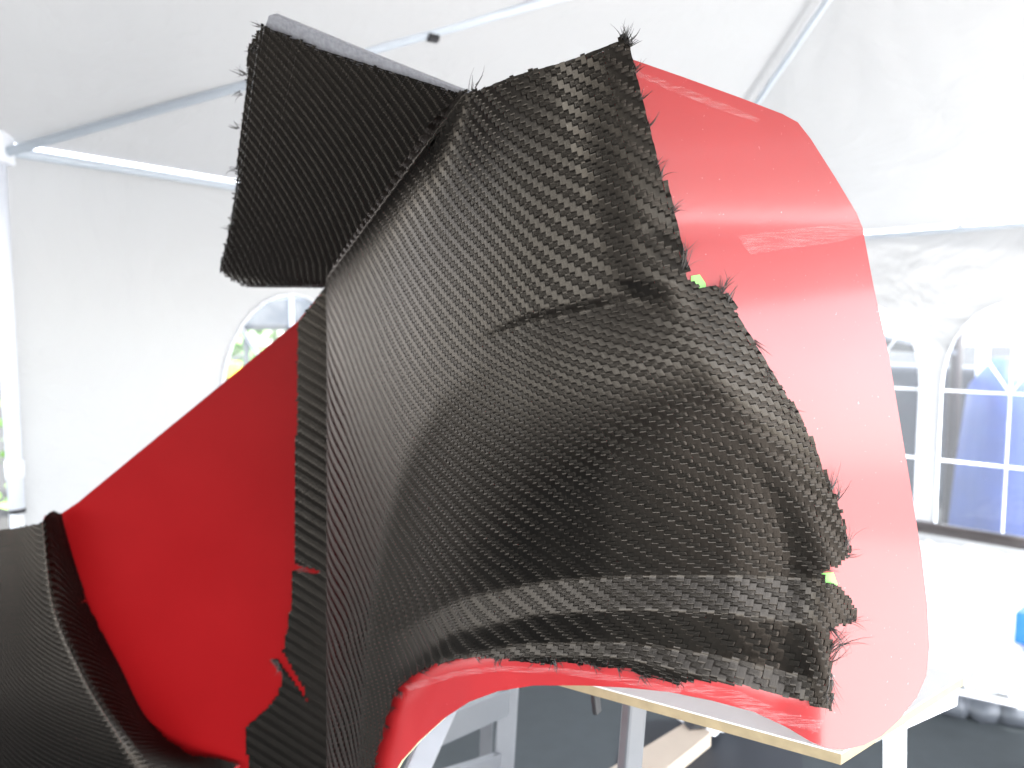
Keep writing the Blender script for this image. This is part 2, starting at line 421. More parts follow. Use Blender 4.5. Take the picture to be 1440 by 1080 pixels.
tent = empty('tent', (cC.x, cC.y, 0))
tag(tent, 'white gazebo tent with tube frame and arched window walls', 'tent')
def roof_panel(a, b, c, d, sag):
    """cloth between eave a-b and ridge d-c, hanging a little between its edges"""
    nu, nv = 24, 14; vs = []; fs = []
    for u in range(nu + 1):
        for v in range(nv + 1):
            s_, t_ = u / nu, v / nv
            p = a.lerp(b, s_).lerp(d.lerp(c, s_), t_)
            w = math.sin(math.pi * s_) * math.sin(math.pi * t_)
            vs.append(p - up * (sag * w + .004 * math.sin(u * 1.9 + v * 1.1) * min(1, 4 * w)) + up * .02)
    for u in range(nu):
        for v in range(nv):
            q = u * (nv + 1) + v; fs.append((q, q + nv + 1, q + nv + 2, q + 1))
    return from_data('roof_panel', vs, fs, M['roof'], tent, True)
UE, UP = up * EAVE, up * PEAK
roof_panel(cL2 + UE, cB + UE, cC + UP, cC2 + UP, .05)
roof_panel(cB + UE, cR + UE, cC + UP + e2 * .001, cC + UP - e2 * .001, .05)
roof_panel(cR + UE, cF2 + UE, cC2 + UP, cC + UP, .05)
for a, b in ((cL2, cB), (cB, cR), (cR, cF2)):
    MB().tube([a + UE, (a + b) / 2 + UE, b + UE], .012).build('eave_beam', M['grey_tube'], tent, smooth=True)
    if a is not cR: continue
    vs = []; fs = []
    out_n = ((a + b) / 2 - cC); out_n = out_n.normalized() * .012; n = 24
    for q in range(n + 1):
        p = a.lerp(b, q / n) + out_n
        vs += [p + up * (EAVE + .02), p + out_n * (.5 * math.sin(q * 1.7)) + up * (EAVE - .12)]
    for q in range(n): fs.append((2 * q, 2 * q + 2, 2 * q + 3, 2 * q + 1))
    from_data('valance', vs, fs, M['roof'], tent, True)
for a in (cL, cB, cR): MB().tube([a + up * (EAVE - .02), cC + up * (PEAK - .03)], .0105).build('hip_rafter', M['grey_tube'], tent, smooth=True)
for c in (cL, cB, cR, cL2, cF2):
    ins = (cC - c).normalized() * .02
    lg = MB().tube([c + ins + up * 1.075, c + ins + up * (EAVE + .02)], .016).build('leg', M['white_tube'], tent, smooth=True)
    MB().tube([c + ins + up * 0, c + ins + up * 1.09], .0125).build('inner_tube', M['white_vinyl'], lg, smooth=True)
    MB().tube([c + ins + up * 1.068, c + ins + up * 1.078], .0175).build('end_cap', M['black'], lg, smooth=True)
    MB().tube([c + ins + up * 1.15, c + ins + up * 1.19], .019).build('clamp', M['white_vinyl'], lg, smooth=True)
    MB().box(c + ins + up * (EAVE), (.05, .05, .07)).build('corner_bracket', M['white_vinyl'], tent, bevel=.006)
# buckle on the left rafter
hb = (cL + up * (EAVE - .02)).lerp(cC + up * (PEAK - .03), .475)
MB().box(hb - up * .012, (.026, .02, .014), Matrix.Rotation(.5, 3, 'Z')).build('buckle', M['black'], tent, bevel=.003)

def wall(origin, direction, length, centres, name_dir_in):
    """cloth wall with arched window openings; panes and glazing bars are parts"""
    HW, Z0, ZS, ZT = .238, .66, 1.235, 1.60
    def arch(s, hw=HW, z0=Z0, zt=ZT, n=16):
        pts = [(s - hw, z0), (s + hw, z0)]
        for k in range(n + 1):
            a = math.pi * k / n; pts.append((s + hw * math.cos(a), ZS + (zt - ZS) * math.sin(a) ** .9 if 0 < k < n else ZS))
        return pts
    P = lambda s, z, o=0.: origin + direction * s + up * z + name_dir_in * o
    pts = []; edges = []; holes = []
    def ring(pl, st=.12):
        b = len(pts)
        for (a, c) in zip(pl, pl[1:] + pl[:1]):
            n = max(1, int(math.dist(a, c) / st))
            for q in range(n): pts.append((a[0] + (c[0] - a[0]) * q / n, a[1] + (c[1] - a[1]) * q / n))
        n = len(pts) - b; edges.extend([(b + q, b + (q + 1) % n) for q in range(n)])
    ring([(0, 0), (length, 0), (length, EAVE - .005), (0, EAVE - .005)])
    for c in centres: holes.append(arch(c)); ring(holes[-1])
    gx, gz = np.meshgrid(np.arange(.06, length, .1), np.arange(.06, EAVE, .1)); gx = gx.ravel(); gz = gz.ravel()
    for h in holes:
        k = ~(in_poly(h, gx, gz) | (edge_dist(h, gx, gz) < .05)); gx, gz = gx[k], gz[k]
    pts += list(zip(gx.tolist(), gz.tolist()))
    v2, _, f2, *_ = delaunay_2d_cdt([Vector(p) for p in pts], edges, [], 1, 1e-5)
    fs = []
    for f in f2:
        cx = sum(v2[q].x for q in f) / len(f); cz = sum(v2[q].y for q in f) / len(f)
        if not any(in_poly(h, np.array([cx]), np.array([cz]))[0] for h in holes): fs.append(tuple(f))
    vs = [P(v.x, v.y, .006 * math.sin(v.x * 5 + v.y * 3.1) * (0 if any(edge_dist(h, np.array([v.x]), np.array([v.y]))[0] < .02 for h in holes) else 1)) for v in v2]
    w = from_data('wall_panel', vs, fs, M['wall'], tent, True)
    for c in centres:
        h = arch(c)
        pane = from_data('window_pane', [P(a, b, -.004) for a, b in h], [tuple(range(len(h)))], M['pane'], w)
        mb = MB(); bw, th = .022, .004
        def strip(a, b): mb.bar(P(*a, .006), P(*b, .006), bw, th, up=name_dir_in.cross((P(*b) - P(*a)).normalized()))
        strip((c - HW, Z0), (c - HW, ZS)); strip((c + HW, Z0), (c + HW, ZS)); strip((c - HW, Z0), (c + HW, Z0))
        ar = h[2:]
        for a, b in zip(ar[:-1], ar[1:]): strip(a, b)
        mb.build('window_frame', M['white_vinyl'], w)
        for (a, b) in (((c - HW, ZS), (c + HW, ZS)), ((c - HW, .94), (c + HW, .94)), ((c, Z0), (c, ZS)),
                       ((c, ZS), (c, ZT)), ((c, ZS), (c - HW * .70, ZS + (ZT - ZS) * .72)), ((c, ZS), (c + HW * .70, ZS + (ZT - ZS) * .72))):
            m2 = MB(); m2.bar(P(*a, .008), P(*b, .008), bw * .9, th, up=name_dir_in.cross((P(*b) - P(*a)).normalized())); m2.build('glazing_bar', M['white_vinyl'], w)
    return w
from_data('added_gable', [cL2 + UE, cF2 + UE, cC2 + UP], [(0, 1, 2)], M['wall'], tent)  # unseen cloth added to narrow the bright opening mirrored in the weave
wall(cL.copy() , e1, SIDE, (.755, 1.5, 2.25), e2)
wall(cB.copy(), e2, SIDE, (.50, 1.07, 1.625, 2.19), -e1)

# ================================================================== THE MOULD
def F(px, py):
    # flat flange, its top bent a little towards the viewer along the scuffed line
    s_ = np.maximum(335 - np.asarray(py, float), 0); bend = np.where(s_ < 24, s_ * s_ / 48, s_ - 12)
    return 1 / (2.048 - .000332 * px + .00004 * py) - .000066 * np.minimum(bend, 330)
CI = [-18, 0, 22, 62, 92, 112, 129, 142, 153, 163, 182, 217]
RJ = [-10, 0, 21, 39, 43, 47, 58, 78, 101, 106, 116, 124, 128, 142, 165]
f_ = None
NET = {
  -10: [(452,360,0.94),(472,320,0.885),(520,238,0.8),(580,160,0.722),(630,100,0.655),(703,40,0.605),(785,10,0.575),(865,-22,f_),(935,-40,f_),(1065,-60,f_),(1320,-90,f_)],
    0: [(460,405,0.93),(482,362,0.878),(530,285,0.792),(590,205,0.715),(645,150,0.651),(710,115,0.605),(800,88,0.576),(880,58,f_),(950,40,f_),(1080,20,f_),(1330,0,f_)],
   21: [(461,505,0.93),(486,470,0.873),(543,405,0.782),(606,350,0.703),(668,308,0.643),(738,275,0.608),(832,245,0.586),(918,215,f_),(985,195,f_),(1110,160,f_),(1340,110,f_)],
   39: [(461,603,0.93),(489,570,0.874),(550,516,0.783),(619,469,0.705),(689,436,0.65),(761,416,0.616),(859,392,0.596),(953,367,f_),(1030,350,f_),(1152,318,f_),(1365,268,f_)],
   43: [(461,625,0.929),(490,592,0.873),(552,540,0.782),(622,495,0.704),(695,465,0.652),(768,446,0.619),(868,422,0.598),(964,398,f_),(1042,380,f_),(1162,350,f_),(1370,300,f_)],
 47: [(461,646,0.927),(490,613,0.871),(553,562,0.779),(625,519,0.701),(700,489,0.649),(778,468,0.617),(880,446,0.597),(980,424,f_),(1058,407,f_),(1170,380,f_),(1373,335,f_)],
   58: [(461,700,0.922),(491,668,0.866),(556,622,0.773),(638,582,0.695),(724,550,0.645),(816,528,0.6155),(928,508,0.596),(1028,492,f_),(1100,480,f_),(1192,460,f_),(1380,420,f_)],
   78: [(461,800,0.915),(492,768,0.858),(562,725,0.766),(655,688,0.691),(762,662,0.645),(874,645,0.619),(994,632,0.6),(1100,622,f_),(1161,612,f_),(1235,600,f_),(1400,580,f_)],
  101: [(461,905,0.907),(493,882,0.852),(564,848,0.762),(660,815,0.694),(780,793,0.652),(904,784,0.629),(1032,783,0.61),(1139,785,f_),(1194,785,f_),(1265,780,f_),(1420,775,f_)],
  106: [(461,935,0.904),(493,915,0.85),(563,890,0.759),(653,842,0.692),(771,818,0.652),(900,810,0.63),(1028,810,0.611),(1138,815,f_),(1194,818,f_),(1267,815,f_),(1425,810,f_)],
  116: [(461,985,0.898),(494,972,0.846),(560,945,0.75),(636,893,0.676),(754,868,0.641),(892,862,0.622),(1018,866,0.604),(1130,880,f_),(1190,890,f_),(1268,895,f_),(1430,900,f_)],
  124: [(461,1032,0.893),(494,1022,0.842),(552,992,0.744),(620,930,0.679),(738,906,0.646),(876,904,0.628),(1000,922,0.61),(1118,950,f_),(1178,962,f_),(1260,970,f_),(1430,985,f_)],
  128: [(461,1060,0.89),(494,1052,0.839),(548,1015,0.738),(615,945,0.672),(735,924,0.641),(870,926,0.624),(992,952,0.607),(1112,985,f_),(1172,995,f_),(1256,1010,f_),(1430,1030,f_)],
  142: [(461,1150,0.885),(492,1145,0.833),(540,1110,0.728),(625,1010,0.662),(740,968,0.636),(860,965,0.622),(990,1000,0.608),(1108,1045,f_),(1172,1062,f_),(1262,1080,f_),(1430,1100,f_)],
  165: [(461,1300,0.87),(490,1300,0.82),(545,1260,0.715),(660,1100,0.65),(760,1050,0.63),(860,1050,0.62),(985,1090,0.61),(1100,1120,f_),(1165,1140,f_),(1260,1160,f_),(1430,1180,f_)],
}
# cross profile of the body (depth over picture x) and the way its courses tilt
LFX = [430, 461, 490, 552, 622, 695, 770, 860, 960, 1080, 1200, 1500]
LFD = [1.01, .932, .873, .782, .704, .650, .614, .589, .576, .571, .570, .57]
pxy = [[(x, y, 0.) for (x, y, d) in NET[r]] for r in RJ]
for row in pxy: row.insert(0, (row[0][0] + 9, row[0][1] + 20, 0.))
main = Surf(CI, RJ, pxy)
def lerp_at(x, xs, ys): return np.interp(x, xs, ys)
GX = np.arange(430, 1500, 4.); GY = np.arange(-140, 1340, 2.)
def tilt_field():
    """height of the surface towards the viewer, integrated from the tilt of each zone"""
    X, Y = np.meshgrid(GX, GY, indexing='ij')
    ray = np.degrees(np.arctan((460 - Y) / 1000))
    arc = lerp_at(X, [470, 500, 522, 548, 580, 625, 680, 740, 870, 1000, 1200], [1500, 1090, 830, 700, 610, 537, 482, 456, 428, 398, 356])
    s = Y - arc
    right = np.clip((X - 600) / 140, 0, 1)
    el_low = np.where(s < 90, 9 - 14 * s / 90, np.maximum(-5 - 24 * (s - 90) / 110, -52 + 20 * np.clip((X - 800) / 230, 0, 1))) * right + np.maximum(4 - 34 * s / 60, -22) * (1 - right)
    el = np.where(s < 0, 5.0 - 9. * np.clip((X - 560) / 150, 0, 1) - 20 * np.clip((Y - 640) / 330, 0, 1), el_low)
    gr = np.clip((X - 665) / 60, 0, 1) * np.clip((930 - X) / 90, .1, 1) * np.clip((s + 15) / 5, 0, 1) * np.clip((1 - s) / 5, 0, 1)      # tight valley
    el = el * (1 - gr) - 38 * gr
    # ledge above the arch, course by course
    ry = {r: lerp_at(X, [p[0] for p in NET[r][:9]], [p[1] for p in NET[r][:9]]) for r in (101, 106, 116, 124, 128, 142)}
    fade = np.clip((X - 545) / 70, 0, 1)
    def zone(lo, hi, e):
        nonlocal el
        w = np.clip((Y - lo) / 5, 0, 1) * np.clip((hi - Y) / 5, 0, 1) * fade
        el = el * (1 - w) + e * w
    zone(ry[106] - 4, ry[116] + 1, 7.); zone(ry[116] + 1, ry[124] - 4, -48.); zone(ry[124] - 4, ry[128] + 3, 9.); zone(ry[128] + 3, ry[142] + 300, -46.)
    tilt = np.radians(np.clip((el - ray) / 2, -32, 40))
    d0 = pchip(LFX, LFD, GX)[:, None]
    dv = -np.tan(tilt) * d0 / 1000 * 2.
    v = np.cumsum(dv, 1); k = int((430 - GY[0]) / 2)
    v = v - v[:, k:k + 1]
    for ax in (0, 1):                                   # soften the folds to a small radius
        kern = np.array([1, 3, 5, 6, 5, 3, 1.]) if ax else np.array([1, 2, 3, 2, 1.]); kern /= kern.sum(); h = len(kern) // 2
        pv = np.pad(v, [(h, h) if q == ax else (0, 0) for q in (0, 1)], mode='edge')
        v = sum(kern[q] * (pv[q:q + v.shape[0]] if ax == 0 else pv[:, q:q + v.shape[1]]) for q in range(len(kern)))
    return v
VF = tilt_field()
def body_d(x, y):
    gx = np.clip((x - GX[0]) / 4, 0, len(GX) - 1.01); gy = np.clip((y - GY[0]) / 2, 0, len(GY) - 1.01)
    xi = gx.astype(int); yi = gy.astype(int); fx = gx - xi; fy = gy - yi
    v = VF[xi, yi] * (1-fx) * (1-fy) + VF[xi+1, yi] * fx * (1-fy) + VF[xi, yi+1] * (1-fx) * fy + VF[xi+1, yi+1] * fx * fy
    d = pchip(LFX, LFD, np.clip(x, 430, 1500).ravel()).reshape(x.shape) + v
    # fillet up into the wing along the seam
    t = ((x - 655) * .803 + (y - 131) * .596)           # distance from the seam line, to the lower right
    d = d - .032 * np.exp(-np.maximum(t, 0) / 26) * np.clip((664 - x) / 60, 0, 1)
    d = d + .0013 * np.maximum(-t - 1, 0) * np.clip((668 - x) / 20, 0, 1)     # tucked behind the wing cloth
    # run out on to the flat flange
    xe = np.interp(y, [60, 300, 395, 450, 525, 636, 780, 1000, 1300], [884, 945, 975, 1035, 1080, 1145, 1190, 1178, 1150])
    wb = np.interp(y, [330, 420, 560, 700], [105, 100, 100, 70]); w = np.clip((x - (xe - wb - 15)) / wb, 0, 1); w = w * w * (3 - 2 * w)
    return d * (1 - w) + F(x, y) * w
x_, y_ = main.ppd[..., 0], main.ppd[..., 1]
dd = body_d(x_, y_)
k0 = int((0 - CI[0]) * Surf.RES)
back = np.clip(-main.I[:k0] / 18, 0, 1)[:, None]
dd[:k0] = dd[k0:k0 + 1] + .11 * back
main.ppd[..., 2] = dd; main.finish()

# depth field of the same surface, for things laid on it
RX0, RY0, RS = 440, -120, 2.
RW, RH = int((1460 - RX0) / RS), int((1320 - RY0) / RS)
def depth_field():
    k0 = int((0 - CI[0]) * Surf.RES)
    a = main.ppd[k0:]
    # densify by linear subdivision
    def dens(a, n):
        i = np.linspace(0, a.shape[0] - 1, (a.shape[0] - 1) * n + 1); k = np.minimum(i.astype(int), a.shape[0] - 2); f = (i - k)[:, None, None]
        return a[k] * (1 - f) + a[k + 1] * f
    a = dens(a, 3); a = dens(a.transpose(1, 0, 2), 2)
    x = ((a[..., 0] - RX0) / RS).astype(int).ravel(); y = ((a[..., 1] - RY0) / RS).astype(int).ravel(); d = a[..., 2].ravel()
    ok = (x >= 0) & (x < RW) & (y >= 0) & (y < RH)
    num = np.zeros((RW, RH)); den = np.zeros((RW, RH))
    np.add.at(num, (x[ok], y[ok]), d[ok]); np.add.at(den, (x[ok], y[ok]), 1)
    f = np.where(den > 0, num / np.maximum(den, 1), 0.); known = den > 0
    for _ in range(300):
        if known.all(): break
        s = np.zeros_like(f); c = np.zeros_like(f)
        for dx, dy in ((1, 0), (-1, 0), (0, 1), (0, -1)):
            s += np.roll(np.where(known, f, 0), (dx, dy), (0, 1)); c += np.roll(known.astype(float), (dx, dy), (0, 1))
        new = (~known) & (c > 0)
        f[new] = (s / np.maximum(c, 1))[new]; known = known | new
    return f
DF = depth_field()
def main_depth(px, py):
    x = np.clip((np.asarray(px, float) - RX0) / RS - .5, 0, RW - 1.01); y = np.clip((np.asarray(py, float) - RY0) / RS - .5, 0, RH - 1.01)
    xi = x.astype(int); yi = y.astype(int); fx = x - xi; fy = y - yi
    return DF[xi, yi] * (1-fx) * (1-fy) + DF[xi+1, yi] * fx * (1-fy) + DF[xi, yi+1] * (1-fx) * fy + DF[xi+1, yi+1] * fx * fy
def body_depth(px, py):
    t = np.clip((690 - np.asarray(px, float)) / 200, 0, 1)
    return main_depth(px, py) + .0016 + .016 * t * t * (3 - 2 * t)

mould = empty('mould', tuple(V(1150, 1052, .585)))
tag(mould, 'glossy red fibreglass mould with wide right flange and arched cutout', 'mould')
OUT = [(464,402),(500,340),(560,252),(610,185),(656,133),(720,114),(800,88),(850,72),(868,66),(885,82),(960,108),(1040,137),(1100,160),(1122,172),(1140,195),(1175,250),(1205,300),(1213,320),
       (1228,400),(1250,500),(1275,650),(1296,780),(1304,850),(1307,910),(1303,950),(1290,980),(1265,1012),(1240,1035),(1215,1048),(1190,1054),(1165,1053),(1140,1043),(1105,1022),(1060,1001),(1000,985),
       (940,973),(880,967),(820,964),(750,964),(700,972),(660,987),(625,1010),(590,1042),(565,1070),(545,1105),(530,1160),(522,1250),(464,1250)]
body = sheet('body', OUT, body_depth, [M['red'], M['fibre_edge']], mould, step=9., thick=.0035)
# return wall behind the ridge
k1 = int((0 - CI[0]) * Surf.RES)
rp = main.pos[:k1 + 3:6, ::6] - main.nrm[:k1 + 3:6, ::6] * .003
ni, nj = rp.shape[:2]
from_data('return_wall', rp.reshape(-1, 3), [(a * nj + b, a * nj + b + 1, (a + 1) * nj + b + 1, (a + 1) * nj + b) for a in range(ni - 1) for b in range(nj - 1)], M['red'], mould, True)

# side panel to the left of the ridge
def plane_q(p1, p2, p3):
    A = np.array([[1, p[0], p[1]] for p in (p1, p2, p3)], float); s = np.linalg.solve(A, np.array([1 / p[2] for p in (p1, p2, p3)]))
    return lambda px, py: 1 / (s[0] + s[1] * np.asarray(px, float) + s[2] * np.asarray(py, float))
panel_d = plane_q((455, 405, .99), (85, 725, 1.03), (400, 1000, 1.06))
sheet('side_panel', [(462,398),(455,407),(418,452),(300,550),(190,640),(110,706),(85,723),(60,735),(60,1250),(466,1250),(466,398)], panel_d, [M['red_shaded_satin'], M['fibre_edge']], mould, step=25., thick=.004)
# upper left wing panel: grey board the cloth is laid on
wd1, wd2 = [float(body_d(np.array([a_]), np.array([b_]))[0]) for a_, b_ in ((655, 133), (462, 402))]
flap_d = plane_q((655, 131, wd1 + .003), (455, 402, wd2 + .012), (375, 35, wd1 + .085))
sheet('wing_panel', [(378,22),(384,20),(520,76),(640,124),(660,131),(600,215),(530,310),(470,395),(456,400),(400,402),(345,392),(315,379),(328,310),(346,190),(366,60)],
      lambda x, y: flap_d(x, y) + .003, [M['grey_panel'], M['grey_panel']], mould, step=25., thick=.006)
# green patches where the coat is exposed in the notches, and scuffs on the flange
on_body = lambda off: (lambda x, y: body_depth(x, y) - off)
sheet('exposed_green_patch', [(972,388),(984,386),(992,398),(994,410),(984,412),(972,402)], on_body(.0007), M['green'], mould, step=5., thick=.0004)
sheet('exposed_green_patch', [(1155,806),(1172,805),(1178,822),(1172,832),(1160,826)], on_body(.0007), M['green'], mould, step=5., thick=.0004)
for pl in ([(1038,332),(1090,324),(1160,318),(1210,312),(1214,330),(1180,340),(1120,348),(1055,358),(1046,346)],
           [(893,98),(960,122),(1030,150),(1070,168),(1064,172),(1000,150),(930,122),(893,106)],
           [(700,936),(800,940),(880,952),(960,970),(955,976),(870,960),(790,948),(700,944)],
           [(568,964),(640,944),(700,936),(700,944),(640,952),(575,972)],
           [(950,955),(1040,972),(1110,1005),(1160,1010),(1150,1030),(1100,1018),(1020,985),(955,970)]):
    sheet('scuff_mark', pl, on_body(.0006), M['scuff'], mould, step=8., thick=0, uv=True)

# ================================================================== CARBON CLOTH
def strands(name, tufts, depth_fn, parent, off=.002):
    """loose fibres: each tuft = (px, py, angle deg in the picture, length px, count, spread deg)"""
    for (px, py, ang, ln, n, spr) in tufts:
        vs, fs = [], []
        for _ in range(n):
            a = R(ang + random.gauss(0, spr)); L = ln * random.uniform(.55, 1.25); x, y = px + random.gauss(0, 2.2), py + random.gauss(0, 2.2)
            bend = random.gauss(0, .35); w = random.uniform(.8, 2.1); lift = random.uniform(.001, .012) ; b = len(vs)
            m = 5
            for q in range(m):
                t = q / (m - 1); aa = a + bend * t
                cx = x + math.cos(aa) * L * t; cy = y - math.sin(aa) * L * t
                wx, wy = -math.sin(aa) * w * (1 - t * .85) * .5, -math.cos(aa) * w * (1 - t * .85) * .5
                d = float(depth_fn(min(max(x, 300), 1400), y)) - off - lift * t
                vs += [V(cx + wx, cy + wy, d), V(cx - wx, cy - wy, d), V(cx, cy, d - .0005 * (1 - t * .8))]
            for q in range(m - 1):
                for (u, v) in ((0, 1), (1, 2), (2, 0)):
                    fs.append((b + 3 * q + u, b + 3 * q + v, b + 3 * q + 3 + v, b + 3 * q + 3 + u))
        o = from_data('loose_fibres', vs, fs, M['loose'], parent)
M['loose'] = plain('loose_carbon_fibre', (.035, .032, .030), .4)

cloth = empty('carbon_cloth', tuple(V(1165, 995, .565)))
tag(cloth, 'large woven black carbon fibre cloth draped over the front of the red mould', 'cloth', 'carbon fibre cloth pieces on the mould')
CLOTH = [(438,392),(448,388),(490,328),(550,240),(600,175),(642,126),(656,129),(700,117),(735,104),(770,94),(800,86),(830,76),(855,68),(868,60),(872,50),(882,48),(886,66),(888,85),(900,140),(912,185),(925,232),(936,268),(946,305),(957,350),(966,392),(976,402),(990,406),(1002,402),(1024,418),
         (1040,452),(1060,488),(1082,525),(1110,565),(1128,595),(1146,636),(1165,680),(1180,715),(1189,745),(1194,778),(1180,795),(1164,800),(1154,806),(1162,818),(1178,824),(1194,842),(1205,866),(1190,878),(1174,880),(1164,888),(1166,930),(1170,975),(1167,998),
         (1120,984),(1060,968),(1000,957),(950,958),(910,952),(880,940),(840,936),(800,930),(760,932),(720,927),(650,925),(610,936),(575,952),(560,965),(552,985),(543,1010),(535,1045),(525,1085),(520,1130),(516,1245),(440,1245)]
tows = weave(main, CLOTH, imin=-16, imax=182, jmin=-6, jmax=160)
def tow_size(t): return len(t[3])
tows.sort(key=tow_size, reverse=True)
print('TOWS', len(tows), 'tris', sum(len(t[3]) * 2 for t in tows))
for t in tows[:298]:
    link('tow', tow_mesh('tow', [t]), M['carbon'], cloth)
if len(tows) > 298:
    o = link('tow_remainder', tow_mesh('tow_remainder', tows[298:]), M['carbon'], cloth); o['kind'] = 'stuff'
strands('f', [(878,58,75,26,22,22),(884,62,40,18,10,25),(660,128,80,30,3,10),(668,124,60,26,2,12),(893,100,65,20,7,14),(900,140,60,18,6,15),(910,180,55,24,6,15),(922,235,62,16,7,15),
              (930,250,70,22,6,12),(944,300,50,24,8,16),(962,380,75,50,7,8),(960,360,60,30,5,15),(1015,410,62,32,12,16),(1022,425,70,26,8,12),(1062,480,-48,26,5,8),(1078,515,-52,30,5,8),(1105,570,-50,28,4,8),
              (1168,690,80,34,8,10),(1176,705,70,30,7,14),(1190,770,68,34,6,9),(1190,780,40,20,5,25),(1150,806,10,26,6,14),(1190,872,-5,30,7,10),(1168,915,35,50,10,10),(1164,880,-35,46,9,10),(1170,930,50,48,7,12),(1168,950,-80,44,8,7),(1165,975,-72,30,6,10),
              (870,938,-60,16,8,20),(780,930,-75,14,8,25),(835,936,-55,18,9,20),(700,926,-110,14,8,25),(600,940,-130,12,7,30),(905,948,-70,18,8,20),(950,958,-60,12,7,25),(560,972,-100,12,6,30),(540,1020,-60,12,7,30)], body_depth, cloth)
# rolled cut edge along the arch: loose fringe of short fibres
fr = []
for a, b in zip(CLOTH, CLOTH[1:]):
    if a[1] > 915 and a[0] < 1000 and a[0] > 520 and a[1] < 1100:
        n = int(math.dist(a, b) / 5)
        for q in range(n): fr.append((a[0] + (b[0] - a[0]) * q / n + random.uniform(-2, 2), a[1] + (b[1] - a[1]) * q / n + random.uniform(-3, 1), random.choice((180, 200, 0, 20, -20)) + random.gauss(0, 25), random.uniform(7, 13), 4, 20))
strands('f', fr[::4], body_depth, cloth)

# --- wing cloth (upper left)
ncol, nrow = 66, 112
TL, TR, BL, BR = (356, 34), (659, 129), (313, 384), (458, 402)
nt_ = []
rows_ = [-4] + [nrow * q / 9 for q in range(10)] + [nrow + 4, nrow + 8]
cols_ = [-3] + [ncol * q / 6 for q in range(7)] + [ncol + 4]
for r in rows_:
    row = []
    v = r / nrow
    for c in cols_:
        u = c / ncol; vv = min(v, 1.)
        x = (TL[0] * (1-u) + TR[0] * u) * (1-vv) + (BL[0] * (1-u) + BR[0] * u) * vv
        y = (TL[1] * (1-u) + TR[1] * u) * (1-vv) + (BL[1] * (1-u) + BR[1] * u) * vv
        x -= 14 * math.sin(math.pi * min(max(vv, 0), 1)) * 0 * (1 - u)
        d = float(flap_d(x, y)) - .001
        if v > 1:
            k = (r - nrow) / 8; y += 20 * math.sin(k * 1.57) * (1 - .9 * max(0, u)); d += .03 * k * k
        row.append((x, y, d))
    nt_.append(row)
wing = Surf(cols_, rows_, nt_)
WING = [(347,106),(352,62),(358,50),(366,42),(372,36),(420,56),(470,76),(520,92),(580,110),(640,130),(662,133),(612,222),(541,318),(478,404),(458,406),(436,404),(400,406),(370,412),(345,402),(320,390),(311,380),(322,320),(330,270),(335,215),(342,160)]
wcloth = empty('carbon_cloth', tuple(V(330, 395, 1.0)))
tag(wcloth, 'dark carbon fibre cloth on the wing at upper left with frayed left edge', 'cloth', 'carbon fibre cloth pieces on the mould')
tw = weave(wing, WING, amp=.0003, lift=.001, seg=4, jitter=1.6, edge_open=16, width=.93)
o = link('weave', tow_mesh('weave', tw), M['carbon'], wcloth); o['kind'] = 'stuff'
strands('f', [(345,105,150,18,8,20),(338,130,200,14,5,20),(335,180,170,14,6,20),(331,240,160,10,5,25),(366,40,160,14,5,12),(322,320,180,10,5,20),(356,70,140,10,5,25)], flap_d, wcloth)

# --- strip of cloth on the side panel
STRIP = [(418,455),(440,426),(456,405),(464,398),(464,1240),(360,1240),(350,1090),(346,1022),(372,1000),(392,975),(398,950),(384,926),(388,924),(402,942),(420,968),(434,990),(428,968),(412,942),(398,916),(404,885),(410,850),(412,802),(440,806),(455,804),(436,800),(414,792),(415,700),(417,600),(417,520)]
sc_ = list(range(0, 31, 6)); sr_ = list(range(0, 211, 15))
def strip_net():
    rows = []
    for r in sr_:
        y0 = 370 + r * 4.15
        rows.append([(330 + c * 4.6, y0 - c * 1.2, float(panel_d(330 + c * 4.6, y0 - c * 1.2)) - .001) for c in sc_])
    return rows
stripS = Surf(sc_, sr_, strip_net())
scl = empty('carbon_cloth', tuple(V(440, 1100, .95)))
tag(scl, 'narrow strip of carbon cloth edging the red side panel, slit twice', 'cloth', 'carbon fibre cloth pieces on the mould')
o = link('weave', tow_mesh('weave', weave(stripS, STRIP, amp=.00035, lift=.001, seg=3, jitter=.7, edge_open=2)), M['carbon'], scl); o['kind'] = 'stuff'
strands('f', [(386,928,-52,22,8,5),(418,798,-8,18,5,6)], panel_d, scl)

# --- lower left cloth over a raised block
LC = [0, 60, 114, 116, 118, 140]; LR = [-12, 0, 45, 90, 142, 210]
LN = [[(-60,715,1.0),(0,718,.990),(48,713,.984),(54,711,.984),(62,706,.985),(82,700,1.08)],
      [(-60,755,1.0),(0,746,.988),(50,739,.981),(57,736,.981),(66,724,.990),(86,722,1.085)],
      [(-60,860,.995),(0,855,.984),(62,847,.977),(70,846,.977),(82,841,.988),(120,835,1.065)],
      [(-60,965,1.0),(0,960,.986),(100,949,.978),(110,948,.978),(124,942,.990),(166,932,1.04)],
      [(-60,1060,1.02),(0,1058,1.0),(158,1051,.986),(170,1050,.986),(186,1043,.997),(218,1022,1.02)],
      [(-60,1230,1.07),(0,1225,1.04),(226,1183,1.01),(240,1180,1.01),(262,1150,1.014),(345,1070,1.0)]]
LN = [[(x, y, float(panel_d(x, y)) - .004 if k == 5 else d) for k, (x, y, d) in enumerate(r)] for r in LN]
lowS = Surf(LC, LR, LN)
LOW = [(-50,750),(0,745),(40,738),(60,735),(66,722),(76,718),(86,724),(98,770),(116,826),(119,842),(112,848),(122,846),(140,885),(166,932),(190,975),(216,1020),(236,1042),(268,1062),(300,1066),(352,1078),(360,1100),(360,1220),(-50,1220)]
lcl = empty('carbon_cloth', tuple(V(100, 1150, .9)))
